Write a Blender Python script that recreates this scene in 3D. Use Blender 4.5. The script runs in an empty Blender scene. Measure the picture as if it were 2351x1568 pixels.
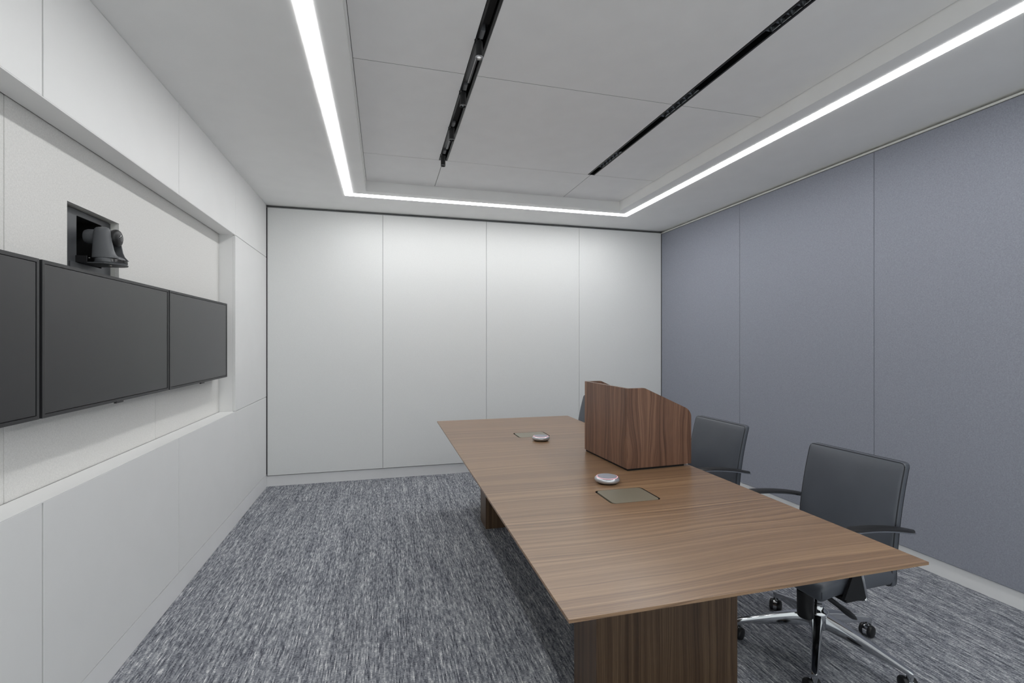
import bpy, bmesh, math, random
from mathutils import Vector, Matrix
random.seed(7)
SC = bpy.context.scene
COL = SC.collection

# ------------------------------------------------------------------ camera
cam_d = bpy.data.cameras.new('camera')
cam = bpy.data.objects.new('camera', cam_d)
COL.objects.link(cam)
cam_d.sensor_width = 36.0
cam_d.lens = 1096.3 / 2351.0 * 36.0
cam_d.clip_start = 0.02
cam.location = (1.1219, -5.1743, 1.4384)
cam.rotation_euler = (math.pi / 2, 0, -0.2614)
SC.camera = cam

# ------------------------------------------------------------------ world, exposure
w = bpy.data.worlds.new('world')
SC.world = w
w.use_nodes = True
w.node_tree.nodes['Background'].inputs[0].default_value = (0.97, 0.985, 1.0, 1)
w.node_tree.nodes['Background'].inputs[1].default_value = 1.05   # added uniform fill through the glazed front, standing in for a corridor
SC.view_settings.view_transform = 'Standard'
SC.view_settings.look = 'None'
SC.view_settings.gamma = 1.0
SC.view_settings.use_curve_mapping = False
SC.view_settings.exposure = 0.18
STRIP = 20.0            # radiance of the linear LED profile
SPOT_W = 5.0            # each lit track spot
SC.cycles.max_bounces = 16
SC.cycles.diffuse_bounces = 14

# ------------------------------------------------------------------ colour and material helpers
def lin(c):
    return tuple(((v / 255) / 12.92 if v / 255 <= 0.04045 else ((v / 255 + 0.055) / 1.055) ** 2.4) for v in c) + (1.0,)

def new_mat(name):
    m = bpy.data.materials.new(name)
    m.use_nodes = True
    nt = m.node_tree
    return m, nt, nt.nodes['Principled BSDF']

def nd(nt, kind, **kw):
    n = nt.nodes.new(kind)
    for k, v in kw.items():
        setattr(n, k, v)
    return n

def setin(n, **kw):
    for k, v in kw.items():
        n.inputs[k.replace('_', ' ')].default_value = v

def coords(nt, scale):
    tc = nd(nt, 'ShaderNodeTexCoord')
    mp = nd(nt, 'ShaderNodeMapping')
    mp.inputs['Scale'].default_value = scale
    nt.links.new(tc.outputs['Object'], mp.inputs['Vector'])
    return mp.outputs['Vector']

def noise(nt, vec, scale=1.0, detail=2.0, rough=0.5):
    n = nd(nt, 'ShaderNodeTexNoise')
    n.inputs['Scale'].default_value = scale
    n.inputs['Detail'].default_value = detail
    n.inputs['Roughness'].default_value = rough
    nt.links.new(vec, n.inputs['Vector'])
    return n.outputs['Fac']

def math_n(nt, op, a, b=None, c=None, clamp=False):
    n = nd(nt, 'ShaderNodeMath', operation=op)
    n.use_clamp = clamp
    for i, v in enumerate((a, b, c)):
        if v is None:
            continue
        if isinstance(v, (int, float)):
            n.inputs[i].default_value = v
        else:
            nt.links.new(v, n.inputs[i])
    return n.outputs[0]

def ramp(nt, fac, stops):
    r = nd(nt, 'ShaderNodeValToRGB')
    cr = r.color_ramp
    while len(cr.elements) > 1:
        cr.elements.remove(cr.elements[-1])
    cr.elements[0].position, cr.elements[0].color = stops[0]
    for p, c in stops[1:]:
        e = cr.elements.new(p)
        e.color = c
    nt.links.new(fac, r.inputs['Fac'])
    return r.outputs['Color']

def bump(nt, b, h, strength, dist):
    n = nd(nt, 'ShaderNodeBump')
    n.inputs['Strength'].default_value = strength
    n.inputs['Distance'].default_value = dist
    nt.links.new(h, n.inputs['Height'])
    nt.links.new(n.outputs['Normal'], b.inputs['Normal'])

def paint(name, col, rough=0.6, var=0.02, spec=0.5, metal=0.0, scale=6, bumpy=0.0):
    """plain finish with a faint uneven tone"""
    m, nt, b = new_mat(name)
    v = coords(nt, (scale, scale, scale))
    f = noise(nt, v, 1.0, 3)
    c0 = lin(col)
    lo = tuple(x * (1 - var) for x in c0[:3]) + (1,)
    hi = tuple(min(1, x * (1 + var)) for x in c0[:3]) + (1,)
    nt.links.new(ramp(nt, f, [(0.3, lo), (0.7, hi)]), b.inputs['Base Color'])
    b.inputs['Roughness'].default_value = rough
    b.inputs['Specular IOR Level'].default_value = spec
    b.inputs['Metallic'].default_value = metal
    if bumpy:
        g = noise(nt, coords(nt, (350, 350, 350)), 1.0, 2)
        bump(nt, b, g, bumpy, 0.001)
    return m

def fabric(name, col, amp=0.10, thread=420, bumps=0.25):
    """woven cloth: warp and weft threads plus slubs"""
    m, nt, b = new_mat(name)
    a = noise(nt, coords(nt, (thread, thread, thread * 0.4)), 1.0, 1)
    c = noise(nt, coords(nt, (thread * 0.4, thread * 0.4, thread)), 1.0, 1)
    d = noise(nt, coords(nt, (130, 130, 130)), 1.0, 3, 0.7)
    s = math_n(nt, 'ADD', a, c)
    s = math_n(nt, 'MULTIPLY_ADD', d, 0.4, s)
    s = math_n(nt, 'MULTIPLY', s, 0.4167)
    c0 = lin(col)
    lo = tuple(x * (1 - amp * 2.2) for x in c0[:3]) + (1,)
    hi = tuple(min(1, x * (1 + amp * 2.2)) for x in c0[:3]) + (1,)
    nt.links.new(ramp(nt, s, [(0.32, lo), (0.68, hi)]), b.inputs['Base Color'])
    b.inputs['Roughness'].default_value = 0.95
    b.inputs['Specular IOR Level'].default_value = 0.15
    bump(nt, b, s, bumps, 0.0012)
    return m

def walnut(name, grain, tone=1.0, warm=1.0, rough=0.36, bands=20, seed=0.0, wavy=(4.0, 0.9, 0.12), contrast=1.0, spec=0.5, gf=1.0):
    """walnut veneer; grain runs along object axis 'X' or 'Z'"""
    m, nt, b = new_mat(name)
    tc = nd(nt, 'ShaderNodeTexCoord')
    sp = nd(nt, 'ShaderNodeSeparateXYZ')
    nt.links.new(tc.outputs['Object'], sp.inputs[0])
    if grain == 'X':
        g = sp.outputs['X']
        a = math_n(nt, 'ADD', sp.outputs['Y'], sp.outputs['Z'])
    else:
        g = sp.outputs['Z']
        a = math_n(nt, 'ADD', sp.outputs['Y'], sp.outputs['X'])
    def vec(x, y, z=0.0):
        n = nd(nt, 'ShaderNodeCombineXYZ')
        for i, v in enumerate((x, y, z)):
            if isinstance(v, (int, float)):
                n.inputs[i].default_value = v
            else:
                nt.links.new(v, n.inputs[i])
        return n.outputs[0]
    wv = noise(nt, vec(math_n(nt, 'MULTIPLY', a, wavy[0]), math_n(nt, 'MULTIPLY', g, wavy[1]), seed), 1.0, 2, 0.45)
    warp = math_n(nt, 'MULTIPLY_ADD', wv, wavy[2], a)
    d = math_n(nt, 'MULTIPLY', warp, bands)
    n1 = noise(nt, vec(d, seed + 3.3, 0.0), 1.0, 4, 0.65)
    n2 = noise(nt, vec(math_n(nt, 'MULTIPLY', warp, bands * 6), math_n(nt, 'MULTIPLY', g, 1.2), seed), 1.0, 3, 0.6)
    fib = noise(nt, vec(math_n(nt, 'MULTIPLY', a, 520), math_n(nt, 'MULTIPLY', g, 14), seed), 1.0, 2, 0.6)
    big = noise(nt, vec(math_n(nt, 'MULTIPLY', a, 2.5), math_n(nt, 'MULTIPLY', g, 1.0), seed + 9), 1.0, 2, 0.5)
    f = math_n(nt, 'MULTIPLY', n1, 0.50)
    f = math_n(nt, 'MULTIPLY_ADD', n2, 0.28, f)
    f = math_n(nt, 'MULTIPLY_ADD', fib, 0.12, f)
    f = math_n(nt, 'MULTIPLY_ADD', big, 0.10, f)
    f = math_n(nt, 'MULTIPLY_ADD', f, contrast, 0.48 * (1 - contrast))
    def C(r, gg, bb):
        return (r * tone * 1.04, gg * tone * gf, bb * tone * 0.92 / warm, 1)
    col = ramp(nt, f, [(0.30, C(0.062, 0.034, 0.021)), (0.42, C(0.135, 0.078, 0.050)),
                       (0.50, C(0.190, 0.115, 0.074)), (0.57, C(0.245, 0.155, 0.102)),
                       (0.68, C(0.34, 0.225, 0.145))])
    nt.links.new(col, b.inputs['Base Color'])
    b.inputs['Roughness'].default_value = rough
    b.inputs['Specular IOR Level'].default_value = spec
    bump(nt, b, fib, 0.06, 0.0006)
    return m

def carpet_mat():
    """tufted rows 5.5 mm apart running down the room, yarns changing tone along each row"""
    m, nt, b = new_mat('carpet')
    tc = nd(nt, 'ShaderNodeTexCoord')
    sp = nd(nt, 'ShaderNodeSeparateXYZ')
    nt.links.new(tc.outputs['Object'], sp.inputs[0])
    wob = noise(nt, coords(nt, (30, 12, 1)), 1.0, 1)
    xs = math_n(nt, 'MULTIPLY_ADD', wob, 0.35, math_n(nt, 'MULTIPLY', sp.outputs['X'], 1 / 0.0055))
    row = math_n(nt, 'FLOOR', xs)
    fr = math_n(nt, 'SUBTRACT', math_n(nt, 'FRACT', xs), 0.5)
    gap = math_n(nt, 'MULTIPLY', math_n(nt, 'ABSOLUTE', fr), 2.0)
    gap = math_n(nt, 'POWER', gap, 3.0)
    def rv(off, fy, det):      # every row starts at its own phase
        c = nd(nt, 'ShaderNodeCombineXYZ')
        nt.links.new(math_n(nt, 'MULTIPLY_ADD', row, 7.313, off), c.inputs[0])
        nt.links.new(math_n(nt, 'MULTIPLY_ADD', row, 3.7193, math_n(nt, 'MULTIPLY', sp.outputs['Y'], fy)), c.inputs[1])
        return noise(nt, c.outputs[0], 1.0, det, 0.5)
    a = rv(0.0, 3.2, 2)
    c2 = rv(31.7, 20.0, 1)
    e = rv(77.1, 150.0, 1)
    d = noise(nt, coords(nt, (14, 1.6, 1)), 1.0, 3, 0.6)
    f = math_n(nt, 'MULTIPLY', a, 0.30)
    f = math_n(nt, 'MULTIPLY_ADD', c2, 0.36, f)
    f = math_n(nt, 'MULTIPLY_ADD', e, 0.24, f)
    f = math_n(nt, 'MULTIPLY_ADD', d, 0.10, f)
    f = math_n(nt, 'MULTIPLY_ADD', gap, -0.09, f)
    col = ramp(nt, f, [(0.31, (0.045, 0.049, 0.060, 1)), (0.40, (0.115, 0.122, 0.145, 1)),
                       (0.475, (0.25, 0.26, 0.287, 1)), (0.55, (0.43, 0.44, 0.465, 1)),
                       (0.63, (0.80, 0.80, 0.80, 1))])
    nt.links.new(col, b.inputs['Base Color'])
    b.inputs['Roughness'].default_value = 1.0
    b.inputs['Specular IOR Level'].default_value = 0.05
    h = math_n(nt, 'SUBTRACT', f, math_n(nt, 'MULTIPLY', gap, 0.5))
    bump(nt, b, h, 0.4, 0.002)
    return m

def emit(name, col, strength):
    m = bpy.data.materials.new(name)
    m.use_nodes = True
    nt = m.node_tree
    nt.nodes.clear()
    e = nd(nt, 'ShaderNodeEmission')
    e.inputs[0].default_value = tuple(col) + (1,)
    e.inputs[1].default_value = strength
    o = nd(nt, 'ShaderNodeOutputMaterial')
    nt.links.new(e.outputs[0], o.inputs[0])
    return m

def glass_mat():
    m = bpy.data.materials.new('clear_glass')
    m.use_nodes = True
    nt = m.node_tree
    nt.nodes.clear()
    t = nd(nt, 'ShaderNodeBsdfTransparent')
    t.inputs[0].default_value = (0.95, 0.97, 0.96, 1)
    g = nd(nt, 'ShaderNodeBsdfGlossy')
    g.inputs['Roughness'].default_value = 0.0
    x = nd(nt, 'ShaderNodeMixShader')
    x.inputs[0].default_value = 0.06
    nt.links.new(t.outputs[0], x.inputs[1])
    nt.links.new(g.outputs[0], x.inputs[2])
    o = nd(nt, 'ShaderNodeOutputMaterial')
    nt.links.new(x.outputs[0], o.inputs[0])
    return m

def leather_mat():
    m, nt, b = new_mat('grey_leather')
    g = nd(nt, 'ShaderNodeTexVoronoi')
    g.inputs['Scale'].default_value = 420
    tc = nd(nt, 'ShaderNodeTexCoord')
    nt.links.new(tc.outputs['Object'], g.inputs['Vector'])
    cr = noise(nt, coords(nt, (5, 5, 5)), 1.0, 3)
    nt.links.new(ramp(nt, cr, [(0.3, (0.070, 0.078, 0.094, 1)), (0.7, (0.084, 0.093, 0.111, 1))]), b.inputs['Base Color'])
    b.inputs['Roughness'].default_value = 0.42
    b.inputs['Specular IOR Level'].default_value = 0.55
    bump(nt, b, g.outputs['Distance'], 0.08, 0.0006)
    return m

M = dict(
    ceiling=paint('ceiling_paint', (243, 243, 242), 0.85, 0.012, 0.2),
    tile=paint('ceiling_tile', (243, 243, 243), 0.9, 0.015, 0.15, bumpy=0.06),
    white=paint('white_lacquer', (236, 236, 235), 0.5, 0.008, 0.4),
    back=fabric('pale_grey_wallcovering', (227, 228, 227), 0.012, 260, 0.08),
    linen=fabric('ivory_linen', (230, 229, 226), 0.04, 330, 0.35),
    blue=fabric('slate_fabric', (147, 150, 160), 0.07, 300, 0.25),
    base=paint('baseboard_paint', (238, 238, 238), 0.5, 0.01),
    reveal=paint('dark_reveal', (66, 67, 68), 0.7, 0.02),
    metaltrim=paint('grey_metal_trim', (120, 121, 122), 0.4, 0.02, 0.5, 0.3),
    cream=paint('cream_trim', (226, 226, 220), 0.5, 0.01),
    carpet=carpet_mat(),
    top=walnut('walnut_tabletop', 'X', 1.20, 1.12, 0.29, 75, 1.0, (3.0, 0.9, 0.13), 1.1, 0.95, 1.0),
    edge=walnut('walnut_edge', 'X', 0.85, 1.04, 0.4, 24, 1.0),
    ped=walnut('walnut_pedestal_shaded', 'Z', 0.46, 1.08, 0.36, 42, 5.0, (4.0, 1.0, 0.09), 1.4),  # tabletop wood toned darker, shade under the top put into the colour
    lect=walnut('walnut_lectern', 'Z', 0.76, 1.14, 0.36, 46, 8.0, (5.0, 1.6, 0.14), 1.5, 0.5, 0.85),
    black=paint('black_plastic', (22, 22, 24), 0.45, 0.05),
    blackmetal=paint('black_metal', (30, 31, 33), 0.4, 0.05, 0.5, 0.4),
    void=paint('black_recess', (6, 6, 6), 0.8, 0.05),
    gloss=paint('black_reflector', (112, 115, 118), 0.12, 0.05, 0.8, 0.85),
    darkgrey=paint('graphite_metal', (84, 86, 89), 0.45, 0.05, 0.5, 0.2),
    adapter=paint('adapter_plastic', (104, 106, 109), 0.45, 0.03),
    joint=paint('tile_joint', (150, 150, 149), 0.7, 0.01),
    camgrey=paint('graphite_plastic', (96, 98, 101), 0.42, 0.03),
    screen=paint('screen_glass', (40, 40, 42), 0.20, 0.02, 0.6),
    bezel=paint('screen_bezel', (44, 44, 46), 0.4, 0.03),
    chrome=paint('polished_aluminium', (205, 207, 210), 0.09, 0.02, 0.5, 1.0),
    silver=paint('satin_silver', (190, 192, 196), 0.28, 0.02, 0.5, 0.75),
    mesh=paint('grey_mesh', (150, 152, 160), 0.6, 0.05, 0.4, 0.0, 300),
    bronze=paint('bronze_metal', (140, 134, 117), 0.33, 0.03, 0.6, 0.35),
    leather=leather_mat(),
    stitch=paint('seam_piping', (34, 36, 42), 0.5, 0.03),
    led=emit('led_diffuser', (0.993, 0.997, 1.0), STRIP),
    glass=glass_mat(),
    lampglow=emit('lamp_glow', (1.0, 0.97, 0.92), 14.0),
    pink=emit('pink_status_ring', (1.0, 0.45, 0.52), 1.3),
    lens=paint('lens_glass', (14, 14, 18), 0.06, 0.02, 0.9),
    ir=paint('infrared_window', (4, 3, 6), 0.1, 0.02, 0.8),
    insert=paint('track_insert', (92, 94, 97), 0.4, 0.03, 0.5, 0.3),
    paleline=paint('pale_highlight_indicator', (225, 225, 225), 0.35, 0.01),
)

# ------------------------------------------------------------------ object helpers
def link(name, bm, mat, parent=None, smooth=False, loc=(0, 0, 0)):
    bmesh.ops.recalc_face_normals(bm, faces=bm.faces[:])
    me = bpy.data.meshes.new(name)
    bm.to_mesh(me)
    bm.free()
    me.materials.append(mat)
    if smooth:
        for p in me.polygons:
            p.use_smooth = True
        try:
            me.set_sharp_from_angle(angle=math.radians(38))
        except Exception:
            pass
    o = bpy.data.objects.new(name, me)
    COL.objects.link(o)
    o.location = loc
    if parent is not None:
        o.parent = parent
    return o

def tag(o, label=None, cat=None, group=None, kind=None):
    for k, v in (('label', label), ('category', cat), ('group', group), ('kind', kind)):
        if v:
            o[k] = v
    return o

def thing(name, loc, label, cat, group=None, rz=0.0):
    o = bpy.data.objects.new(name, None)
    COL.objects.link(o)
    o.location = loc
    o.rotation_euler = (0, 0, rz)
    o.empty_display_size = 0.1
    return tag(o, label, cat, group)

def add_box(bm, x0, x1, y0, y1, z0, z1, bev=0.0, seg=1):
    vs = [bm.verts.new((x, y, z)) for x in (x0, x1) for y in (y0, y1) for z in (z0, z1)]
    idx = [(0, 1, 3, 2), (4, 6, 7, 5), (0, 4, 5, 1), (2, 3, 7, 6), (0, 2, 6, 4), (1, 5, 7, 3)]
    fs = [bm.faces.new([vs[i] for i in f]) for f in idx]
    if bev > 0:
        es = list({e for f in fs for e in f.edges})
        bmesh.ops.bevel(bm, geom=es, offset=bev, segments=seg, affect='EDGES', profile=0.5)

def box(name, x0, x1, y0, y1, z0, z1, mat, parent=None, bev=0.0, seg=1, smooth=False):
    """box in the parent's space, origin at its centre"""
    bm = bmesh.new()
    cx, cy, cz = (x0 + x1) / 2, (y0 + y1) / 2, (z0 + z1) / 2
    add_box(bm, x0 - cx, x1 - cx, y0 - cy, y1 - cy, z0 - cz, z1 - cz, bev, seg)
    return link(name, bm, mat, parent, smooth, (cx, cy, cz))

def add_tube(bm, pts, r, n=12, cap=True, radii=None, flat=1.0):
    """sweep a circle along pts"""
    pts = [Vector(p) for p in pts]
    rings = []
    up = Vector((0, 0, 1))
    for i, p in enumerate(pts):
        t = (pts[min(i + 1, len(pts) - 1)] - pts[max(i - 1, 0)]).normalized()
        ref = up if abs(t.dot(up)) < 0.95 else Vector((0, 1, 0))
        a = t.cross(ref).normalized()
        b = t.cross(a).normalized()
        rr = radii[i] if radii else r
        rings.append([bm.verts.new(p + a * math.cos(k * 2 * math.pi / n) * rr + b * math.sin(k * 2 * math.pi / n) * rr * flat) for k in range(n)])
    for i in range(len(rings) - 1):
        for k in range(n):
            bm.faces.new((rings[i][k], rings[i][(k + 1) % n], rings[i + 1][(k + 1) % n], rings[i + 1][k]))
    if cap:
        bm.faces.new(rings[0][::-1])
        bm.faces.new(rings[-1])

def add_lathe(bm, prof, n=32, c=(0, 0, 0), axis='Z', cap0=True, cap1=True):
    rings = []
    for r, h in prof:
        ring = []
        for k in range(n):
            a = k * 2 * math.pi / n
            p = (r * math.cos(a), r * math.sin(a), h)
            if axis == 'X':
                p = (h, r * math.cos(a), r * math.sin(a))
            elif axis == 'Y':
                p = (r * math.sin(a), h, r * math.cos(a))
            ring.append(bm.verts.new(Vector(p) + Vector(c)))
        rings.append(ring)
    for i in range(len(rings) - 1):
        for k in range(n):
            bm.faces.new((rings[i][k], rings[i][(k + 1) % n], rings[i + 1][(k + 1) % n], rings[i + 1][k]))
    if cap0:
        bm.faces.new(rings[0][::-1])
    if cap1:
        bm.faces.new(rings[-1])

def add_ring(bm, o, i, z0, z1):
    """rectangular frame: outer (x0,x1,y0,y1), inner (x0,x1,y0,y1)"""
    def rect(r, z):
        return [bm.verts.new(p) for p in ((r[0], r[2], z), (r[1], r[2], z), (r[1], r[3], z), (r[0], r[3], z))]
    a, b, c, d = rect(o, z0), rect(i, z0), rect(o, z1), rect(i, z1)
    for k in range(4):
        j = (k + 1) % 4
        bm.faces.new((a[k], a[j], b[j], b[k]))
        bm.faces.new((c[k], d[k], d[j], c[j]))
        bm.faces.new((a[k], c[k], c[j], a[j]))
        bm.faces.new((b[k], b[j], d[j], d[k]))

def add_prism(bm, outline, axis, t0, t1):
    """extrude a 2D outline; axis 'Y': outline is (x,z); 'X': (y,z); 'Z': (x,y)"""
    def P(p, t):
        return {'Y': (p[0], t, p[1]), 'X': (t, p[0], p[1]), 'Z': (p[0], p[1], t)}[axis]
    a = [bm.verts.new(P(p, t0)) for p in outline]
    b = [bm.verts.new(P(p, t1)) for p in outline]
    n = len(a)
    bm.faces.new(a)
    bm.faces.new(b[::-1])
    for k in range(n):
        bm.faces.new((a[k], b[k], b[(k + 1) % n], a[(k + 1) % n]))

def round_rect(x0, x1, y0, y1, r, n=6):
    out = []
    for cx, cy, a0 in ((x1 - r, y1 - r, 0), (x0 + r, y1 - r, 90), (x0 + r, y0 + r, 180), (x1 - r, y0 + r, 270)):
        for k in range(n + 1):
            a = math.radians(a0 + 90 * k / n)
            out.append((cx + r * math.cos(a), cy + r * math.sin(a)))
    return out

def cushion(name, dims, r, mat, parent, fn=None, n=14):
    """rounded box of full size dims, bent by fn(Vector)->Vector"""
    h = [d / 2 for d in dims]
    def axis(hh, m):
        pts = [-hh, -hh + r * 0.18, -hh + r * 0.5, -hh + r]
        inner = hh - r
        pts += [-inner + 2 * inner * k / m for k in range(1, m)] if inner > 0 else []
        pts += [hh - r, hh - r * 0.5, hh - r * 0.18, hh]
        return pts
    ax = [axis(h[i], n if h[i] > 0.06 else 2) for i in range(3)]
    bm = bmesh.new()
    cache = {}
    def V(p):
        key = tuple(round(v, 6) for v in p)
        if key not in cache:
            q = Vector([max(-h[i] + r, min(h[i] - r, p[i])) for i in range(3)])
            d = Vector(p) - q
            s = q + d.normalized() * r if d.length > 1e-9 else Vector(p)
            cache[key] = bm.verts.new(fn(s) if fn else s)
        return cache[key]
    for a in range(3):
        b, c = (a + 1) % 3, (a + 2) % 3
        for s in (-1, 1):
            for i in range(len(ax[b]) - 1):
                for j in range(len(ax[c]) - 1):
                    q = []
                    for u, v in ((i, j), (i + 1, j), (i + 1, j + 1), (i, j + 1)):
                        p = [0, 0, 0]
                        p[a], p[b], p[c] = s * h[a], ax[b][u], ax[c][v]
                        q.append(V(p))
                    if len(set(q)) == 4:
                        bm.faces.new(q)
    return link(name, bm, mat, parent, True)

# ================================================================== THE ROOM
H = 2.787            # ceiling height
XR = 4.40            # face of the right-hand fabric wall
YN = -5.62           # wall behind the viewer
TRAY = (0.957, 3.467, -4.545, -0.700)     # coffer opening
ZT = 2.879           # coffer tile plane

floor = box('floor', -0.3, 4.6, YN - 0.1, 0.2, -0.06, 0.0, M['carpet'])
floor.data.transform(Matrix.Translation((2.15, -2.76, -0.03)))
floor.location = (0, 0, 0)
tag(floor, 'grey striated loop-pile carpet floor', None, None, 'structure')

# ---- left wall: white panels around a long recess lined with linen panels
wl = box('wall_left', -0.62, -0.60, YN, 0.06, 0, 3.0, M['reveal'])
tag(wl, 'white panelled wall with a long recess for the screens', None, None, 'structure')
def wchild(name, parent, x0, x1, y0, y1, z0, z1, mat, bev=0.0012):
    o = box(name, x0, x1, y0, y1, z0, z1, mat, None, bev)
    o.parent = parent
    o.matrix_parent_inverse = parent.matrix_world.inverted() if False else Matrix.Translation(-parent.location)
    return o
G = 0.0016
RB, RT = 0.893, 2.268            # recess sill and head heights
RY0, RY1 = -4.30, -1.017         # recess ends
jy = [YN, -4.30, -3.192, -2.078, -1.017, -0.004]
G = 0.0028
for i in range(5):
    g0 = 0.0042 if abs(jy[i] + 3.192) < 1e-6 else G
    g1 = 0.0042 if abs(jy[i + 1] + 3.192) < 1e-6 else G
    if i == 4:
        g0 = 0.0
    if i == 3:
        g1 = 0.0028 
    wchild('upper_panel', wl, -0.018, 0, jy[i] + g0, jy[i + 1] - g1, RT + (0.0025 if i in (0, 4) else 0.0042), H - 0.001, M['white'])
    wchild('lower_panel', wl, -0.018, 0, jy[i] + g0, jy[i + 1] - g1, 0.1315, RB - (0.0025 if i in (0, 4) else 0.0042), M['white'])
wchild('end_panel', wl, -0.018, 0, jy[4], jy[5], RB + 0.0020, RT - 0.0020, M['white'])
wchild('end_panel', wl, -0.018, 0, jy[0], jy[1] - G, RB + 0.0025, RT - 0.0025, M['white'])
# core behind the joints
wchild('wall_core', wl, -0.60, -0.019, YN, RY0 - 0.018, 0, H + 0.1, M['metaltrim'], 0)
wchild('wall_core', wl, -0.60, -0.019, RY1 + 0.018, 0.06, 0, H + 0.1, M['metaltrim'], 0)
wchild('wall_core', wl, -0.60, -0.019, RY0 - 0.018, RY1 + 0.018, RT + 0.018, H + 0.1, M['metaltrim'], 0)
wchild('wall_core', wl, -0.60, -0.019, RY0 - 0.018, RY1 + 0.018, 0, RB - 0.018, M['metaltrim'], 0)
for z_ in (RB, RT):
    wchild('joint_strip', wl, -0.0188, -0.0125, RY1 + 0.002, -0.004, z_ - 0.006, z_ + 0.006, M['void'], 0)
wchild('joint_strip', wl, -0.0188, -0.012, YN, -0.004, 0.118, 0.136, M['void'], 0)
# recess lining
wchild('recess_head', wl, -0.110, 0, RY0, RY1, RT, RT + 0.0040, M['white'], 0.0004)
wchild('recess_shelf', wl, -0.110, 0, RY0, RY1, RB - 0.0040, RB, M['white'], 0.0004)
wchild('recess_jamb', wl, -0.132, -0.0185, RY1 + 0.0003, RY1 + 0.0175, RB - 0.0175, RT + 0.0175, M['white'], 0)
wchild('recess_jamb', wl, -0.132, -0.0185, RY0 - 0.0175, RY0 - 0.0003, RB - 0.0175, RT + 0.0175, M['white'], 0)
# linen panels at the back of the recess (x = -0.115), with the camera niche cut out
FX = -0.115
CN = (-2.848, -2.458, 1.62, 2.007)      # niche y0,y1,z0,z1
lz0, lz1 = RB - 0.002, RT + 0.002
ly = [RY0, -3.179, -2.078, RY1]
G = 0.0018
def linen(y0, y1, z0, z1):
    wchild('linen_panel', wl, -0.132, FX, y0 + G, y1 - G, z0, z1, M['linen'], 0.001)
linen(ly[0], ly[1], lz0, lz1)
for i in (1, 2):
    linen(ly[i], ly[i + 1], lz0, 1.448)
bm = bmesh.new()                          # one upper panel with the niche opening in it
def rect_h(y0, y1, z0, z1, x):
    return [bm.verts.new(p) for p in ((x, y0, z0), (x, y1, z0), (x, y1, z1), (x, y0, z1))]
oy0, oy1, oz0, oz1 = ly[1] + G, ly[3] - G, 1.452, lz1
A, B = rect_h(oy0, oy1, oz0, oz1, FX), rect_h(CN[0], CN[1], CN[2], CN[3], FX)
C_, D_ = rect_h(oy0, oy1, oz0, oz1, -0.132), rect_h(CN[0], CN[1], CN[2], CN[3], -0.132)
for k in range(4):
    j = (k + 1) % 4
    bm.faces.new((A[k], A[j], B[j], B[k]))
    bm.faces.new((C_[k], D_[k], D_[j], C_[j]))
    bm.faces.new((A[k], C_[k], C_[j], A[j]))
    bm.faces.new((B[k], B[j], D_[j], D_[k]))
o = link('linen_panel', bm, M['linen'])
o.parent = wl
o.matrix_parent_inverse = Matrix.Translation(-wl.location)
# niche: pale liner, graphite plate with a black opening
wchild('recess_back', wl, -0.60, -0.56, RY0 - 0.018, RY1 + 0.018, RB - 0.018, RT + 0.018, M['void'], 0)
for (a0, a1, b0, b1) in ((CN[0] - .012, CN[0], CN[2], CN[3]), (CN[1], CN[1] + .012, CN[2], CN[3]), (CN[0] - .012, CN[1] + .012, CN[3], CN[3] + .012)):
    wchild('niche_liner', wl, -0.162, -0.1325, a0, a1, b0, b1, M['cream'], 0)
px = -0.150
wchild('niche_plate', wl, px - 0.004, px, CN[0], -2.720, CN[2], CN[3] - 0.004, M['darkgrey'], 0)
wchild('niche_plate', wl, px - 0.004, px, -2.532, CN[1], CN[2], CN[3] - 0.004, M['darkgrey'], 0)
wchild('niche_plate', wl, px - 0.004, px, -2.720, -2.532, 1.978, CN[3] - 0.004, M['darkgrey'], 0)
wchild('niche_plate', wl, px - 0.004, px, -2.720, -2.532, CN[2], 1.760, M['darkgrey'], 0)
for (a0, a1, b0, b1) in ((-2.724, -2.720, 1.76, 1.978), (-2.532, -2.528, 1.76, 1.978), (-2.724, -2.528, 1.978, 1.982), (-2.724, -2.528, 1.756, 1.76)):
    wchild('niche_sleeve', wl, -0.50, px - 0.004, a0, a1, b0, b1, M['void'], 0)

bl = tag(box('baseboard_left', -0.06, -0.002, YN, 0.02, 0, 0.1270, M['base'], None, 0.001), 'white baseboard under the panelled wall', None, None, 'structure')

# ---- back wall: four pale panels
wb = tag(box('wall_back', -0.02, XR + 0.10, 0.05, 0.09, 0, 2.95, M['reveal']), 'pale grey panelled end wall', None, None, 'structure')
jx = [0.006, 1.108, 2.214, 3.318, 4.4]
for i in range(4):
    wchild('wall_panel', wb, jx[i] + 0.0016, jx[i + 1] - (0.0016 if i < 3 else 0.004), 0.0, 0.018, 0.113, 2.762, M['back'], 0.0012)
wchild('wall_core', wb, 0.0, XR + 0.08, 0.0185, 0.049, 0.112, 2.762, M['reveal'], 0)
tag(box('baseboard_back', -0.03, XR + 0.05, 0.022, 0.049, 0, 0.104, M['base'], None, 0.001), 'white baseboard under the pale end wall', None, None, 'structure')
tag(box('trim_1', -0.005, XR + 0.03, 0.012, 0.049, 2.766, 2.775, M['metaltrim'], None, 0.0005), 'dark grey metal shadow-gap trim at the top of the end wall', None, None, 'structure')

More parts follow.
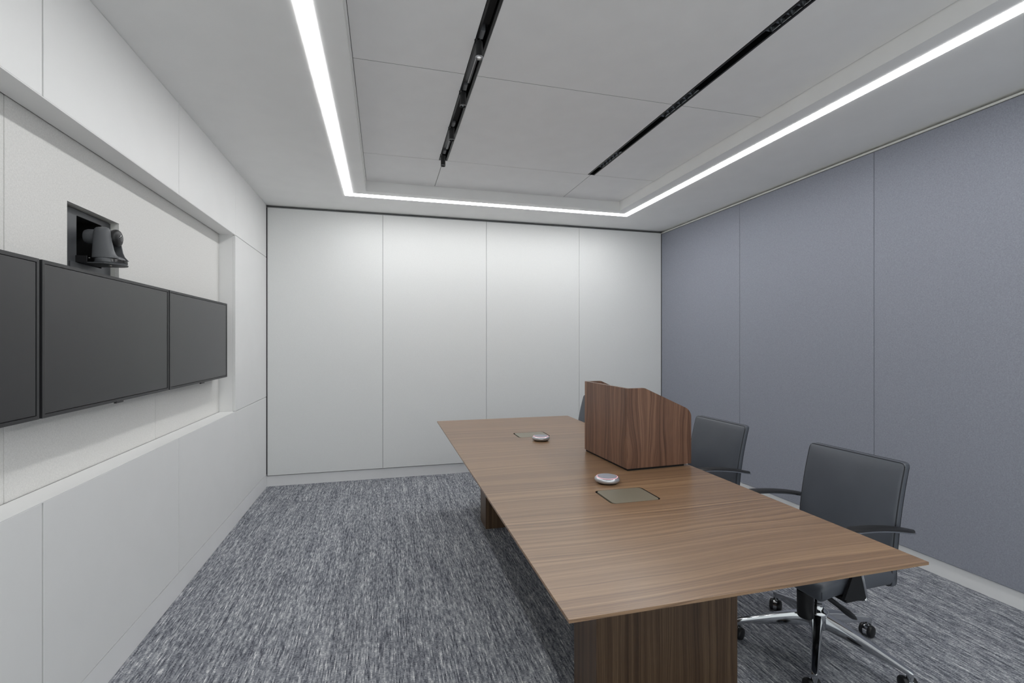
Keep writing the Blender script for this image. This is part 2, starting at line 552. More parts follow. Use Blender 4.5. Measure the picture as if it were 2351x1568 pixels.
# ---- right wall: slate fabric panels
wr = tag(box('wall_right', XR + 0.06, XR + 0.12, YN, 0.09, 0, 2.95, M['reveal']), 'slate grey fabric panelled wall', None, None, 'structure')
ry = [YN, -3.935, -2.640, -1.345, -0.003]
ry = [YN, -3.99, -2.625, -1.330, -0.003]
for i in range(4):
    wchild('fabric_panel', wr, XR, XR + 0.03, ry[i] + 0.0012, ry[i + 1] - 0.0012, 0.100, 2.752, M['blue'], 0.003)
wchild('wall_core', wr, XR + 0.031, XR + 0.058, YN, 0.05, 0.13, 2.752, M['reveal'], 0)
tag(box('baseboard_right', XR + 0.013, XR + 0.058, YN, 0.04, 0, 0.128, M['base'], None, 0.001), 'white baseboard recessed under the slate fabric wall', None, None, 'structure')
tag(box('trim_2', XR + 0.004, XR + 0.058, YN, 0.02, 2.757, 2.771, M['cream'], None, 0.001), 'thin pale trim between the slate fabric wall and ceiling', None, None, 'structure')

# ---- unseen glazed front added behind the viewer to let in fill light
tag(box('wall_front', -0.62, XR + 0.12, YN - 0.06, YN, 2.62, 2.95, M['white']), 'white bulkhead over the added glazed front', None, None, 'structure')
wf = tag(box('added_fill_glazing', -0.02, XR + 0.02, YN - 0.045, YN - 0.005, 2.58, 2.62, M['silver'], None, 0.002), 'added full-height glazing behind the viewer that lets in fill light', None, None, 'structure')
wchild('sill_rail', wf, -0.02, XR + 0.02, YN - 0.045, YN - 0.005, 0.0, 0.06, M['silver'])
for xm in (0.0, 1.10, 2.20, 3.30, 4.36):
    wchild('mullion', wf, xm, xm + 0.04, YN - 0.045, YN - 0.005, 0.06, 2.58, M['silver'])
for xm in (0.0, 1.10, 2.20, 3.30):
    wchild('glass_pane', wf, xm + 0.042, xm + (1.098 if xm < 3.2 else 1.058), YN - 0.030, YN - 0.020, 0.062, 2.578, M['glass'], 0)

# ---- ceiling: soffit rings, light slot, coffer
S_OUT = (0.774, 3.646, -4.735, -0.522)
S_IN = (0.842, 3.578, -4.667, -0.600)
bm = bmesh.new()
add_ring(bm, (-0.02, XR + 0.06, YN, 0.05), S_OUT, H, H + 0.03)
add_ring(bm, S_IN, TRAY, H, ZT + 0.03)
ceil = tag(link('ceiling', bm, M['ceiling']), 'white ceiling with a shallow coffer', None, None, 'structure')
box('plenum_deck', -0.62, XR + 0.12, YN, 0.09, ZT + 0.12, ZT + 0.15, M['reveal'], ceil)
# coffer tiles (spaced joints, slots for the two black channels)
TX = [(0.968, 1.5720), (1.5780, 2.8450), (2.8510, TRAY[1] - 0.005)]
rows = [(-0.705, -1.3567), (-1.3633, -2.6167), (-2.6233, -3.8767), (-3.8833, -4.541)]
SL1, SL2 = (1.541, 1.608), (2.818, 2.882)
for r, (ya, yb) in enumerate(rows):
    for c, (xa, xb) in enumerate(TX):
        a, b = xa, xb
        if r in (1, 2):
            if c == 0: b = SL1[0]
            if c == 1: a, b = SL1[1], SL2[0]
            if c == 2: a = SL2[1]
        t = box('ceiling_tile', a, b, yb, ya, ZT, ZT + 0.02, M['tile'], None, 0.0012)
        t.parent = ceil
for yj in (-1.36, -2.62, -3.88):
    for xa, xb in (((TRAY[0] + 0.011, SL1[0]), (SL1[1], SL2[0]), (SL2[1], TRAY[1] - 0.004)) if yj == -2.62 else ((TRAY[0] + 0.011, TRAY[1] - 0.004),)):
        box('joint_strip', xa, xb, yj - 0.0033, yj + 0.0033, ZT + 0.0022, ZT + 0.006, M['joint'], ceil)
for xj in (1.575, 2.848):
    for ya, yb in ((-1.357, -0.705), (-4.541, -3.883)):
        box('joint_strip', xj - 0.0030, xj + 0.0030, ya, yb, ZT + 0.0022, ZT + 0.006, M['joint'], ceil)
# edge trim with shadow gap on the screen side of the coffer
for nm, x1, z0, z1 in (('coffer_trim', 0.9625, H, 2.812), ('coffer_trim', 0.9655, 2.820, ZT + 0.004)):
    t = box(nm, TRAY[0], x1, TRAY[2], TRAY[3], z0, z1, M['ceiling'], None, 0.0)
    t.parent = ceil
bm = bmesh.new()
add_ring(bm, (S_OUT[0] - 0.003, S_OUT[1] + 0.003, S_OUT[2] - 0.003, S_OUT[3] + 0.003), (S_IN[0] + 0.003, S_IN[1] - 0.003, S_IN[2] + 0.003, S_IN[3] - 0.003), H + 0.031, H + 0.033)
t = link('slot_backing', bm, M['ceiling'], ceil)

# ================================================================== LIGHTS
ll = thing('linear_light', (2.21, -2.63, H), 'continuous white glowing linear ceiling light running around the coffer', 'ceiling light')
bm = bmesh.new()
def sh(r):
    return (r[0] - 2.21, r[1] - 2.21, r[2] + 2.63, r[3] + 2.63)
add_ring(bm, sh(S_OUT), sh(S_IN), -0.0025, 0.020)
link('diffuser', bm, M['led'], ll)
bm = bmesh.new()
add_ring(bm, sh(S_OUT), sh(S_IN), 0.0205, 0.029)
link('housing', bm, M['silver'], ll)

def channel(name, x0, x1, y0, y1, label, depth=0.075):
    cx, cy = (x0 + x1) / 2, (y0 + y1) / 2
    t = thing(name, (cx, cy, ZT), label, 'light track')
    w2, l2 = (x1 - x0) / 2, (y1 - y0) / 2
    bm = bmesh.new()
    add_box(bm, -w2, -w2 + 0.0025, -l2, l2, 0.0, depth)
    add_box(bm, w2 - 0.0025, w2, -l2, l2, 0.0, depth)
    add_box(bm, -w2, w2, -l2, -l2 + 0.002, 0.0, depth)
    add_box(bm, -w2, w2, l2 - 0.002, l2, 0.0, depth)
    add_box(bm, -w2, w2, -l2, l2, depth, depth + 0.002)
    link('channel', bm, M['blackmetal'], t)
    for s in (-1, 1):
        box('flange', min(s * w2, s * (w2 - 0.010)), max(s * w2, s * (w2 - 0.010)), -l2, l2, -0.0015, 0.0, M['black'], t)
    return t, l2

YA, YB = -3.878, -1.3625
tr, l2 = channel('light_track', 1.543, 1.606, YA, YB, 'black recessed ceiling track holding the small spotlights')
cy = (YA + YB) / 2
heads = [-2.93, -2.445, -1.965, -1.480]
# inserts between the heads
def insert(y0, y1, pale):
    o = box('track_insert', -0.016, 0.016, y0 - cy, y1 - cy, 0.020, 0.030, M['insert'] if pale else M['void'], tr, 0.001)
    if pale:
        box('highlight_line', 0.002, 0.006, y0 - cy + 0.006, y1 - cy - 0.006, 0.0185, 0.0205, M['paleline'], tr)  # pale strip painted in for the highlight on the slot edge
        tag(o, 'grey track insert')
insert(-3.80, -3.02, False)
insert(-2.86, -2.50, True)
insert(-2.38, -2.02, False)
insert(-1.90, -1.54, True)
for s in (-1, 1):
    box('track_rail', min(s * .0275, s * .021), max(s * .0275, s * .021), -l2 + .004, l2 - .004, 0.004, 0.016, M['blackmetal'], tr, 0.001)

names = ['nearest of the four black track spotlights, its lamp lit',
         'second of the four black track spotlights from the viewer, lamp unlit',
         'third of the four black track spotlights from the viewer, lamp unlit',
         'farthest black track spotlight, hanging below the end of the track']
def spotlight(y, label, lit):
    t = thing('spotlight', (1.560, y, ZT), label, 'spotlight', 'small black spotlights along the left ceiling track')
    box('adapter', -0.019, 0.019, -0.058, 0.006, 0.008, 0.050, M['adapter'], t, 0.002)
    bm = bmesh.new()
    add_tube(bm, [(0, 0.01, 0.02), (0, 0.0, -0.012)], 0.0045, 8)
    add_tube(bm, [(-0.020, 0.0, 0.004), (-0.020, 0.0, -0.022)], 0.0025, 6)
    link('bracket', bm, M['black'], t)
    bm = bmesh.new()
    R = 0.0175
    add_lathe(bm, [(0.0, -0.008), (R - 0.003, -0.008), (R, -0.011), (R, -0.086), (R - 0.0025, -0.088), (R - 0.0035, -0.080)], 24, cap0=False, cap1=False)
    link('lamp_body', bm, M['black'], t, True)
    bm = bmesh.new()
    add_lathe(bm, [(R - 0.0028, -0.0802), (0.0095, -0.071), (0.009, -0.070)], 24, cap0=False, cap1=True)
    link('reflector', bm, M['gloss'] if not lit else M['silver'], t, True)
    bm = bmesh.new()
    add_lathe(bm, [(0.0, -0.0725), (0.010, -0.0725), (0.010, -0.071)], 20, cap0=False, cap1=True)
    link('lens', bm, M['lampglow'] if lit else M['lens'], t)
    bm = bmesh.new()
    add_lathe(bm, [(R + 0.0006, -0.082), (R + 0.0012, -0.084), (R + 0.0012, -0.0875), (R - 0.001, -0.089), (R - 0.001, -0.083)], 24, cap0=False, cap1=False)
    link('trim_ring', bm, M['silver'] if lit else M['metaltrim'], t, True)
    return t
for i, y in enumerate(heads):
    spotlight(y, names[i], i == 0)

dc, l2 = channel('downlight_channel', 2.820, 2.880, YA, YB, 'black recessed ceiling channel holding the louvred downlights')
groups = [(-3.68, -3.33), (-2.80, -2.455), (-1.875, -1.53)]
gl = ['nearest of the three black louvred linear downlights', 'middle one of the three black louvred linear downlights',
      'farthest of the three black louvred linear downlights']
for (ya, yb), lb in zip(groups, gl):
    t = thing('louvred_downlight', (2.850, (ya + yb) / 2, ZT), lb, 'downlight', 'louvred downlights along the right ceiling channel')
    n = 6
    L = yb - ya
    p = L / n
    fr = bmesh.new()
    add_box(fr, -0.0265, -0.0225, -L / 2, L / 2, 0.004, 0.045)
    add_box(fr, 0.0225, 0.0265, -L / 2, L / 2, 0.004, 0.045)
    link('frame', fr, M['blackmetal'], t)
    for k in range(n):
        yc = -L / 2 + p * (k + 0.5)
        bm = bmesh.new()
        hx, hy = 0.022, p / 2 - 0.001
        lo = [bm.verts.new(q) for q in ((-hx, yc - hy, 0.006), (hx, yc - hy, 0.006), (hx, yc + hy, 0.006), (-hx, yc + hy, 0.006))]
        mi = [bm.verts.new(q) for q in ((-hx * .62, yc - hy * .62, 0.022), (hx * .62, yc - hy * .62, 0.022), (hx * .62, yc + hy * .62, 0.022), (-hx * .62, yc + hy * .62, 0.022))]
        hi = [bm.verts.new(q) for q in ((-hx * .35, yc - hy * .35, 0.044), (hx * .35, yc - hy * .35, 0.044), (hx * .35, yc + hy * .35, 0.044), (-hx * .35, yc + hy * .35, 0.044))]
        for a, b in ((lo, mi), (mi, hi)):
            for q in range(4):
                bm.faces.new((a[q], a[(q + 1) % 4], b[(q + 1) % 4], b[q]))
        bm.faces.new(hi)
        link('reflector_cell', bm, M['gloss'], t)

# ================================================================== SCREENS
def television(y0, y1, label):
    yc, zc = (y0 + y1) / 2, 1.447
    hw, hh = (y1 - y0) / 2, 0.275
    t = thing('television', (-0.02, yc, zc), label, 'television', 'wall-mounted screens side by side in the recess')
    bz = 0.0125
    bm = bmesh.new()
    def R(y, z, x):
        return [bm.verts.new((x, a, b)) for a, b in ((-y, -z), (y, -z), (y, z), (-y, z))]
    of, inf, ob, ib = R(hw, hh, 0), R(hw - bz, hh - bz, 0), R(hw, hh, -0.034), R(hw - bz, hh - bz, -0.034)
    for k in range(4):
        j = (k + 1) % 4
        bm.faces.new((of[k], of[j], inf[j], inf[k]))
        bm.faces.new((ob[k], ib[k], ib[j], ob[j]))
        bm.faces.new((of[k], ob[k], ob[j], of[j]))
        bm.faces.new((inf[k], inf[j], ib[j], ib[k]))
    link('bezel', bm, M['bezel'], t)
    box('screen', -0.030, -0.0018, -hw + bz + 0.0022, hw - bz - 0.0022, -hh + bz + 0.0022, hh - bz - 0.0022, M['screen'], t)
    box('back_housing', -0.052, -0.034, -hw + 0.05, hw - 0.05, -hh + 0.05, hh - 0.05, M['black'], t, 0.004)
    box('wall_mount', -0.0945, -0.052, -0.20, 0.20, -0.14, 0.14, M['black'], t)
    box('infrared_receiver', -0.010, 0.0008, -0.030, 0.030, -hh - 0.007, -hh + 0.006, M['bezel'], t, 0.001)
    return t
television(-4.170, -3.175, 'leftmost wall screen, cut off by the left edge of the picture')
television(-3.160, -2.157, 'middle wall screen, hanging below the camera niche')
television(-2.146, -1.150, 'rightmost wall screen, beside the recess jamb')

# ================================================================== PTZ CAMERA
pc = thing('video_camera', (-0.055, -2.655, 1.778), 'dark grey pan-tilt video camera on a bracket in the wall niche', 'camera')
def shelf():
    t = thing('camera_bracket', (-0.055, -2.655, 1.777), 'dark metal shelf bracket holding the video camera out of the niche', 'bracket')
    bm = bmesh.new()
    pts = [(-0.125, -0.062), (-0.125, 0.062)]
    arc = [(-0.006 + 0.066 * math.cos(math.radians(a)), 0.070 * math.sin(math.radians(a))) for a in range(80, -81, -16)]
    add_prism(bm, pts + arc, 'Z', 0.0, 0.004)
    link('plate', bm, M['darkgrey'], t)
    box('side_rail', -0.140, -0.054, -0.072, -0.068, 0.0, 0.030, M['black'], t, 0.001)
    box('side_rail', -0.140, -0.054, 0.068, 0.072, 0.0, 0.030, M['black'], t, 0.001)
    box('upright', -0.0945, -0.0895, -0.115, 0.14, -0.145, -0.001, M['darkgrey'], t, 0.001)
    bm = bmesh.new()
    add_lathe(bm, [(0.0, -0.004), (0.006, -0.004), (0.007, -0.001), (0.007, 0.0)], 12, (0.0, -0.01, 0), cap0=False)
    link('screw', bm, M['chrome'], t)
    return t
shelf()
# base, flaring to the front
bm = bmesh.new()
def oval(rx, ry, z, ox=0.0, n=36):
    return [bm.verts.new((ox + rx * math.cos(2 * math.pi * k / n), ry * math.sin(2 * math.pi * k / n), z)) for k in range(n)]
rings = [oval(0.054, 0.062, 0.004, 0.000), oval(0.056, 0.065, 0.008, 0.000), oval(0.054, 0.064, 0.022, -0.002), oval(0.050, 0.056, 0.032, -0.004), oval(0.040, 0.044, 0.040, -0.008)]
for i in range(len(rings) - 1):
    for k in range(36):
        bm.faces.new((rings[i][k], rings[i][(k + 1) % 36], rings[i + 1][(k + 1) % 36], rings[i + 1][k]))
bm.faces.new(rings[0][::-1]); bm.faces.new(rings[-1])
link('base', bm, M['camgrey'], pc, True)
for s in (-1, 1):                      # yoke arms with rounded outer faces, flaring into the base
    bm = bmesh.new()
    lv = [(0.026, -0.052, 0.050, 0.026), (0.034, -0.052, 0.043, 0.025), (0.044, -0.052, 0.035, 0.023), (0.062, -0.051, 0.028, 0.022), (0.100, -0.049, 0.021, 0.021),
          (0.140, -0.046, 0.016, 0.019), (0.152, -0.043, 0.013, 0.016), (0.158, -0.038, 0.008, 0.011), (0.161, -0.030, 0.000, 0.004)]
    rg = []
    for z, xa, xb, dy in lv:
        cxx, hx = (xa + xb) / 2, (xb - xa) / 2
        ring_ = [bm.verts.new((xa, s * 0.036, z))]
        for k in range(0, 15):
            a = math.pi * (1 - k / 14)
            ring_.append(bm.verts.new((cxx + hx * math.cos(a), s * (0.0365 + dy * math.sin(a) ** 0.7), z)) if 0 < k < 14 else bm.verts.new((cxx + hx * math.cos(a), s * 0.0365, z)))
        ring_.append(bm.verts.new((xb, s * 0.036, z)))
        rg.append(ring_)
    for a, b in zip(rg, rg[1:]):
        n = len(a)
        for k in range(n):
            bm.faces.new((a[k], a[(k + 1) % n], b[(k + 1) % n], b[k]))
    bm.faces.new(rg[0][::-1]); bm.faces.new(rg[-1])
    link('yoke_arm', bm, M['camgrey'], pc, True)
bm = bmesh.new()
add_lathe(bm, [(0.022, -0.096), (0.030, -0.092), (0.0335, -0.082), (0.034, -0.060), (0.034, -0.02), (0.034, 0.012), (0.031, 0.016)], 32, (0, 0, 0.122), 'X')
head = link('camera_head', bm, M['camgrey'], pc, True)
bm = bmesh.new()
add_lathe(bm, [(0.033, 0.012), (0.0370, 0.014), (0.0380, 0.018), (0.0375, 0.026), (0.034, 0.031), (0.024, 0.036), (0.014, 0.038)], 32, (0, 0, 0.122), 'X', True, True)
ring = link('lens_hood', bm, M['black'], head, True)
bm = bmesh.new()
add_lathe(bm, [(0.0155, 0.0365), (0.0145, 0.0385), (0.010, 0.0400), (0.004, 0.0405)], 28, (0, 0, 0.122), 'X')
link('lens', bm, M['lens'], head, True)
bm = bmesh.new()                       # infrared window wrapping the front of the base
arcs = []
for z, rr in ((0.0095, 1.015), (0.0225, 1.0)):
    arcs.append([bm.verts.new((0.0 + 0.0565 * rr * math.cos(a), 0.0655 * rr * math.sin(a), z)) for a in [math.radians(-62 + 12.4 * k) for k in range(11)]])
for k in range(10):
    bm.faces.new((arcs[0][k], arcs[0][k + 1], arcs[1][k + 1], arcs[1][k]))
bmesh.ops.solidify(bm, geom=bm.faces[:], thickness=0.002)
link('infrared_window', bm, M['ir'], pc, True)
bm = bmesh.new()
add_lathe(bm, [(0.0, 0.0), (0.003, 0.0), (0.003, 0.0012)], 8, (-0.050, -0.063, 0.020), cap0=False)
link('indicator', bm, M['paleline'], pc)

# ================================================================== CONFERENCE TABLE
TX0, TX1, TY0, TY1, TZ = 1.569, 2.7885, -4.0545, -0.9605, 0.74
tcx, tcy = (TX0 + TX1) / 2, (TY0 + TY1) / 2
table = thing('conference_table', (tcx, tcy, 0), 'long walnut conference table with thin edges on two broad walnut pedestals', 'table')
hw, hl = (TX1 - TX0) / 2, (TY1 - TY0) / 2
holes = [(2.066, 2.310, -3.305, -3.119), (2.066, 2.310, -1.838, -1.660)]
bm = bmesh.new()
def loop(pts, z):
    vs = [bm.verts.new((x, y, z)) for x, y in pts]
    es = [bm.edges.new((vs[k], vs[(k + 1) % len(vs)])) for k in range(len(vs))]
    return vs, es
O = [(-hw, -hl), (hw, -hl), (hw, hl), (-hw, hl)]
ot, oe = loop(O, TZ)
alle = list(oe)
hl_loops = []
for h_ in holes:
    hv, he = loop(round_rect(h_[0] - tcx, h_[1] - tcx, h_[2] - tcy, h_[3] - tcy, 0.022), TZ)
    hl_loops.append(hv)
    alle += he
bmesh.ops.triangle_fill(bm, use_beauty=True, use_dissolve=False, edges=alle)
# vertical arris, then undercut bevel, then flat underside
mid, _ = loop(O, TZ - 0.009)
und = [bm.verts.new((x * (1 - 0.09 / hw), y * (1 - 0.09 / hl), TZ - 0.034)) for x, y in O]
for k in range(4):
    j = (k + 1) % 4
    bm.faces.new((ot[k], mid[k], mid[j], ot[j]))
    bm.faces.new((mid[k], und[k], und[j], mid[j]))
bm.faces.new(und)
for hv in hl_loops:
    lo = [bm.verts.new((v.co.x, v.co.y, TZ - 0.014)) for v in hv]
    for k in range(len(hv)):
        j = (k + 1) % len(hv)
        bm.faces.new((hv[k], hv[j], lo[j], lo[k]))
link('tabletop', bm, M['top'], table)
for h_ in holes:
    a = (h_[0] - tcx, h_[1] - tcx, h_[2] - tcy, h_[3] - tcy)
    bm = bmesh.new()
    add_prism(bm, round_rect(a[0] + .0003, a[1] - .0003, a[2] + .0003, a[3] - .0003, 0.0215), 'Z', TZ - 0.0139, TZ - 0.011)
    la = [bm.verts.new((x, y, TZ - 0.0109)) for x, y in round_rect(a[0] + .0003, a[1] - .0003, a[2] + .0003, a[3] - .0003, 0.0215)]
    lb = [bm.verts.new((v.co.x, v.co.y, TZ - 0.0006)) for v in la]
    lc = [bm.verts.new((x, y, TZ - 0.0006)) for x, y in round_rect(a[0] + .0015, a[1] - .0015, a[2] + .0015, a[3] - .0015, 0.0205)]
    ld = [bm.verts.new((v.co.x, v.co.y, TZ - 0.0109)) for v in lc]
    for p, q in ((la, lb), (lb, lc), (lc, ld)):
        for k in range(len(p)):
            bm.faces.new((p[k], p[(k + 1) % len(p)], q[(k + 1) % len(p)], q[k]))
    link('hatch_well', bm, M['void'], table)
    bm = bmesh.new()
    add_prism(bm, round_rect(a[0] + 0.011, a[1] - 0.007, a[2] + 0.0045, a[3] - 0.002, 0.020), 'Z', TZ - 0.0108, TZ - 0.0005)
    link('hatch_lid', bm, M['bronze'], table)
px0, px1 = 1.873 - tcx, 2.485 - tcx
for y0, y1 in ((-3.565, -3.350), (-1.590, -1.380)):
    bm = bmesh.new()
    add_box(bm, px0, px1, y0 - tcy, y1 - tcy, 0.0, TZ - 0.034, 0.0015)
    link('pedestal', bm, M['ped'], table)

# ---- speakerphones
def puck(x, y, label):
    t = thing('speakerphone', (x, y, TZ), label, 'speakerphone', 'round silver speakerphones on the table')
    bm = bmesh.new()
    add_lathe(bm, [(0.040, 0.0), (0.047, 0.001), (0.050, 0.005)], 40)
    link('foot', bm, M['black'], t, True)
    bm = bmesh.new()
    add_lathe(bm, [(0.047, 0.0045), (0.054, 0.006), (0.060, 0.011), (0.0625, 0.017), (0.0615, 0.022), (0.058, 0.027), (0.0535, 0.0300), (0.0515, 0.0300)], 48)
    link('shell', bm, M['silver'], t, True)
    bm = bmesh.new()
    add_lathe(bm, [(0.0515, 0.0300), (0.0512, 0.0308), (0.0495, 0.0308), (0.0490, 0.0300)], 48, cap0=False, cap1=False)
    link('light_ring', bm, M['pink'], t, True)
    bm = bmesh.new()
    add_lathe(bm, [(0.0492, 0.0295), (0.0490, 0.0315), (0.0470, 0.0322), (0.030, 0.0330), (0.0, 0.0334)], 40, cap0=True, cap1=False)
    bmesh.ops.remove_doubles(bm, verts=bm.verts[:], dist=1e-5)
    link('speaker_grille', bm, M['mesh'], t, True)
puck(2.189, -3.010, 'round silver speakerphone with a pink ring beside the lectern, nearer one')
puck(2.192, -1.965, 'round silver speakerphone with a pink ring at the far table hatch')

# ---- lectern (local x along its side, y along its front)
le = thing('tabletop_lectern', (2.384, -2.855, TZ), 'boxy walnut tabletop lectern with sloping sides standing on the table', 'lectern', None, math.radians(2.8))
zb, zt = 0.012, 0.445
side = [(0.0, zb), (0.0, zt), (0.104, zt), (0.112, zt - 0.002), (0.360, 0.333)]
for k in range(1, 8):
    a = math.radians(65 - k * 65 / 7)
    side.append((0.360 + (0.410 - 0.360) * (math.cos(a) - math.cos(math.radians(65))) / (1 - math.cos(math.radians(65))),
                 0.333 - (0.333 - 0.274) * (1 - math.sin(a) / math.sin(math.radians(65)))))
side += [(0.410, zb)]
W_ = 0.508
for y0 in (0.0, W_ - 0.018):
    bm = bmesh.new()
    add_prism(bm, side, 'Y', y0, y0 + 0.018)
    link('side_panel', bm, M['lect'], le)
bm = bmesh.new()
add_box(bm, -0.001, 0.017, 0.0185, W_ - 0.0185, zb, zt)
link('front_panel', bm, M['lect'], le)
box('bottom_board', 0.018, 0.40, 0.019, W_ - 0.019, zb, zb + 0.018, M['lect'], le)
bm = bmesh.new()
add_prism(bm, [(0.018, 0.385), (0.018, 0.367), (0.375, 0.220), (0.383, 0.236)], 'Y', 0.019, W_ - 0.019)
link('reading_board', bm, M['lect'], le)
box('plinth', 0.006, 0.365, 0.006, W_ - 0.006, 0.0, zb, M['void'], le)

# ================================================================== CHAIRS
# local space: the sitter faces -x, origin on the floor under the column
def backmap(v):
    """v.x thickness, v.y width, v.z height measured from the middle of the back"""
    z = v.z + 0.650
    s = (z - 0.39) / 0.525
    lean = 0.145 + 0.075 * s * s + 0.012 * s            # reclines towards the top
    puff = -0.012 * (1 - (v.y / 0.235) ** 2) * (1 - (2 * s - 1) ** 2) if v.x < 0 else 0.0
    wdt = 1.0
    return Vector((v.x + lean + puff, v.y * wdt, z))
def seatmap(v):
    z = v.z + 0.432
    f = (v.x + 0.22) / 0.44
    drop = 0.018 * max(0.0, 1 - f / 0.25) ** 2
    dish = -0.008 * (1 - (v.y / 0.235) ** 2) if v.z > 0 else 0
    return Vector((v.x - 0.045, v.y, z - drop + dish))

def make_chair(label):
    t = thing('office_chair', (0, 0, 0), label, 'chair', 'grey leather chairs along the right side of the table')
    L = M['leather']
    back = cushion('backrest', (0.042, 0.462, 0.525), 0.016, L, t, backmap)
    # piping round the front edge, and the side stitching
    def per(dx, inset):
        y, z, r = 0.231 - inset, 0.2625 - inset, 0.020
        out = []
        for a, b in round_rect(-y, y, -z, z, r, 4):
            out.append((a, b))
        # densify
        pts = []
        for i in range(len(out)):
            p, q = out[i], out[(i + 1) % len(out)]
            m = max(1, int(math.hypot(q[0] - p[0], q[1] - p[1]) / 0.03))
            for k in range(m):
                f = k / m
                pts.append(backmap(Vector((dx, p[0] + (q[0] - p[0]) * f, p[1] + (q[1] - p[1]) * f))))
        pts.append(pts[0])
        return pts
    bm = bmesh.new()
    add_tube(bm, per(-0.0155, 0.0030), 0.0022, 6, False)
    link('piping', bm, M['stitch'], back, True)
    bm = bmesh.new()
    add_tube(bm, per(0.008, 0.0002), 0.0013, 5, False)
    link('seam', bm, M['stitch'], back, True)
    seat = cushion('seat', (0.44, 0.462, 0.070), 0.022, L, t, seatmap)
    for sy in (-1, 1):
        bm = bmesh.new()
        add_tube(bm, [seatmap(Vector((-0.2135, sy * 0.2245, z))) for z in (-0.015, -0.005, 0.005, 0.014)], 0.0014, 5)
        link('seam', bm, M['stitch'], seat, True)
    # arms
    for sy in (-1, 1):
        yo = sy * 0.262
        bm = bmesh.new()
        N = 16
        prof = []
        for k in range(N + 1):
            f = k / N
            x = -0.175 + 0.385 * f
            z = 0.680 - 0.006 * f - 0.044 * f ** 2.2
            wdt = 0.029 * min(1, (1 - f) * 6 + 0.25) * min(1, f * 6 + 0.40)
            prof.append((x, z, wdt))
        rings = []
        for x, z, wd in prof:
            ring = []
            for k in range(10):
                a = 2 * math.pi * k / 10
                ring.append(bm.verts.new((x, yo + wd * math.cos(a), z + (0.010 if math.sin(a) > 0 else 0.005) * math.sin(a))))
            rings.append(ring)
        for i in range(len(rings) - 1):
            for k in range(10):
                bm.faces.new((rings[i][k], rings[i][(k + 1) % 10], rings[i + 1][(k + 1) % 10], rings[i + 1][k]))
        bm.faces.new(rings[0][::-1]); bm.faces.new(rings[-1])
        pad = link('armrest', bm, M['black'], t, True)
        # metal strap under the pad
        bm = bmesh.new()
        for i in range(len(prof) - 1):
            pass
        lo, hi = [], []
        rows_ = []
        for x, z, wd in prof:
            xx = x + (0.008 if x > 0.19 else 0)
            rows_.append([bm.verts.new((xx, yo + s2 * max(0.006, wd * 0.72), z - dz)) for s2, dz in ((-1, 0.0035), (1, 0.0035), (1, 0.0085), (-1, 0.0085))])
        for i in range(len(rows_) - 1):
            for k in range(4):
                bm.faces.new((rows_[i][k], rows_[i][(k + 1) % 4], rows_[i + 1][(k + 1) % 4], rows_[i + 1][k]))
        bm.faces.new(rows_[0][::-1]); bm.faces.new(rows_[-1])
        link('armrest_strap', bm, M['chrome'], t, False)
        # blade rising from under the seat to the front half of the pad
        bm = bmesh.new()
        yb = sy * 0.247
        outl = [(-0.175, 0.398), (-0.062, 0.376), (-0.048, 0.388), (-0.075, 0.48), (-0.115, 0.60), (-0.130, 0.672), (-0.165, 0.672), (-0.152, 0.60), (-0.128, 0.48)]
        add_prism(bm, outl, 'Y', yb - 0.006, yb + 0.006)
        bmesh.ops.bevel(bm, geom=bm.edges[:], offset=0.002, segments=2, affect='EDGES')
        blade = link('arm_blade', bm, M['blackmetal'], t, True)
        bm = bmesh.new()
        add_tube(bm, [(-0.058, yb + sy * 0.003, 0.378), (-0.048, yb + sy * 0.003, 0.390), (-0.074, yb + sy * 0.003, 0.48), (-0.114, yb + sy * 0.003, 0.60), (-0.130, yb + sy * 0.003, 0.668)], 0.0065, 8)
        link('blade_edge', bm, M['chrome'], blade, True)
        box('arm_bracket', -0.15, -0.05, min(sy * 0.09, sy * 0.245), max(sy * 0.09, sy * 0.245), 0.376, 0.394, M['blackmetal'], t, 0.003)
    # mechanism
    bm = bmesh.new()
    add_box(bm, -0.115, 0.075, -0.075, 0.075, 0.300, 0.392, 0.014, 3)
    link('tilt_mechanism', bm, M['black'], t, True)
    bm = bmesh.new()
    add_lathe(bm, [(0.030, 0.180), (0.034, 0.185), (0.035, 0.300)], 20, (-0.085, 0.0, 0.0))
    link('tension_knob', bm, M['black'], t, True)
    bm = bmesh.new()
    add_tube(bm, [(-0.07, -0.05, 0.318), (-0.055, -0.085, 0.305), (0.00, -0.100, 0.262), (0.035, -0.105, 0.235), (0.065, -0.107, 0.212), (0.085, -0.108, 0.198)], 0.01, 10, True, [0.010, 0.014, 0.015, 0.019, 0.016, 0.006], 0.75)
    link('height_lever', bm, M['black'], t, True)
    box('back_bracket', 0.06, 0.165, -0.05, 0.05, 0.365, 0.392, M['blackmetal'], t, 0.004)
    # column
    BX, BY = 0.0075, 0.0145
    bm = bmesh.new()
    add_lathe(bm, [(0.026, 0.10), (0.026, 0.225), (0.0235, 0.228), (0.0235, 0.305)], 24, (BX, BY, 0))
    link('gas_column', bm, M['chrome'], t, True)
    bm = bmesh.new()
    add_lathe(bm, [(0.030, 0.110), (0.042, 0.114), (0.046, 0.125), (0.045, 0.182), (0.040, 0.194), (0.033, 0.200), (0.030, 0.214)], 30, (BX, BY, 0))
    link('hub', bm, M['chrome'], t, True)
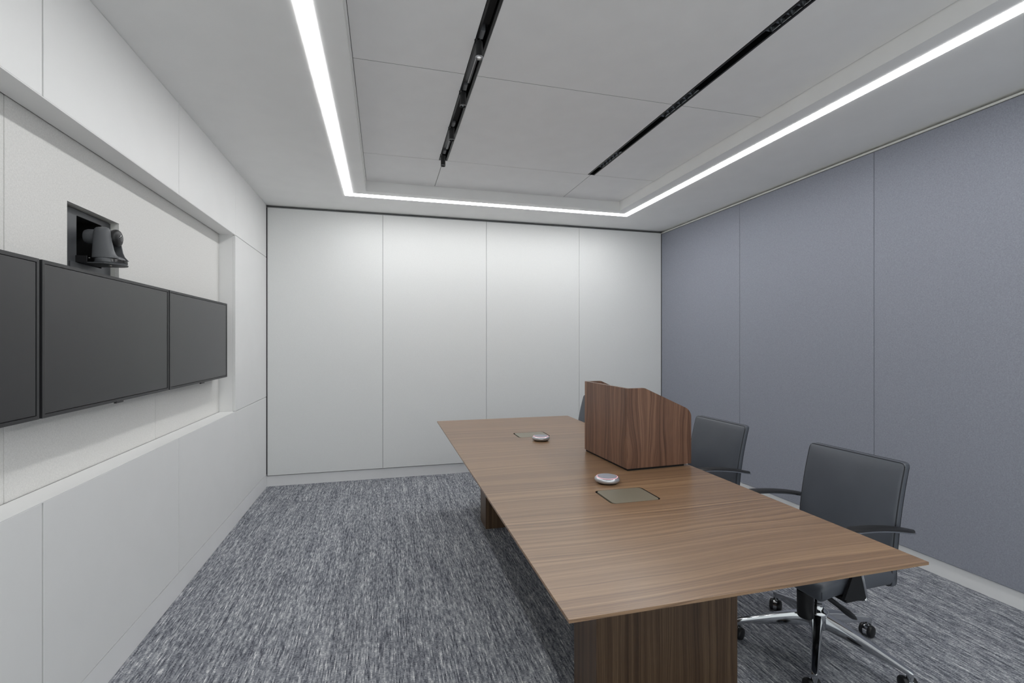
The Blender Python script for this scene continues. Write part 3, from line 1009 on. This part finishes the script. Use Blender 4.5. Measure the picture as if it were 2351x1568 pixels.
    for k in range(5):
        ang = math.radians(73.75 - 72 * k)
        ca, sa = math.cos(ang), math.sin(ang)
        def W(r, s, z):
            return (BX + r * ca - s * sa, BY + r * sa + s * ca, z)
        bm = bmesh.new()
        st = [(0.030, 0.0200, 0.184, 0.120), (0.10, 0.0190, 0.168, 0.112), (0.20, 0.0165, 0.138, 0.096), (0.31, 0.0140, 0.102, 0.078), (0.345, 0.0130, 0.090, 0.072), (0.352, 0.0115, 0.086, 0.072)]
        rr = []
        for r, hw_, z1, z0 in st:
            rr.append([bm.verts.new(W(r, s, z)) for s, z in ((-hw_ * 1.0, z0), (-hw_ * 1.0, z1 - 0.012), (-hw_ * 0.72, z1 - 0.002), (0, z1), (hw_ * 0.72, z1 - 0.002), (hw_ * 1.0, z1 - 0.012), (hw_ * 1.0, z0))])
        for i in range(len(rr) - 1):
            for q in range(7):
                bm.faces.new((rr[i][q], rr[i][(q + 1) % 7], rr[i + 1][(q + 1) % 7], rr[i + 1][q]))
        bm.faces.new(rr[0][::-1]); bm.faces.new(rr[-1])
        add_lathe(bm, [(0.0115, 0.046), (0.013, 0.050), (0.013, 0.078)], 14, W(0.339, 0, 0))
        link('leg', bm, M['chrome'], t, True)
        # twin-wheel caster
        ca_o = bpy.data.objects.new('caster', None)
        COL.objects.link(ca_o)
        ca_o.parent = t
        ca_o.location = W(0.339, 0, 0)
        ca_o.rotation_euler = (0, 0, math.radians((215, 190, 70, 80, 200)[k]))
        bm = bmesh.new()
        add_lathe(bm, [(0.007, 0.030), (0.007, 0.060)], 10)
        link('stem', bm, M['black'], ca_o, True)
        bm = bmesh.new()
        add_lathe(bm, [(0.024, -0.0105), (0.0262, -0.009), (0.0262, 0.009), (0.024, 0.0105)], 24, (0.012, 0, 0.0285), 'Y')
        link('caster_hood', bm, M['chrome'], ca_o, True)
        for s in (-1, 1):
            bm = bmesh.new()
            pr = [(0.0280, 0.0105), (0.0285, 0.013), (0.0285, 0.020), (0.025, 0.026), (0.016, 0.029), (0.004, 0.030)]
            if s < 0:
                pr = [(r, -h) for r, h in pr]
            add_lathe(bm, pr, 26, (0.012, 0, 0.0285), 'Y')
            link('wheel', bm, M['black'], ca_o, True)
    return t

def copy_tree(o, parent=None):
    kids = list(o.children)
    c = o.copy()
    COL.objects.link(c)
    c.parent = parent
    for k in kids:
        copy_tree(k, c)
    return c

CH = [((3.070, -3.405), 2.6, 'grey leather swivel chair nearest the viewer, chrome five-star base visible past the table'),
      ((3.070, -2.462), 2.6, 'grey leather swivel chair just right of the walnut lectern'),
      ((2.820, -1.045), 2.6, 'grey leather swivel chair mostly hidden behind the walnut lectern')]
c0 = make_chair(CH[0][2])
for i, ((x, y), a, lb) in enumerate(CH):
    c = c0 if i == 0 else copy_tree(c0)
    c.location = (x, y, 0)
    c.rotation_euler = (0, 0, math.radians(a))
    c['label'] = lb
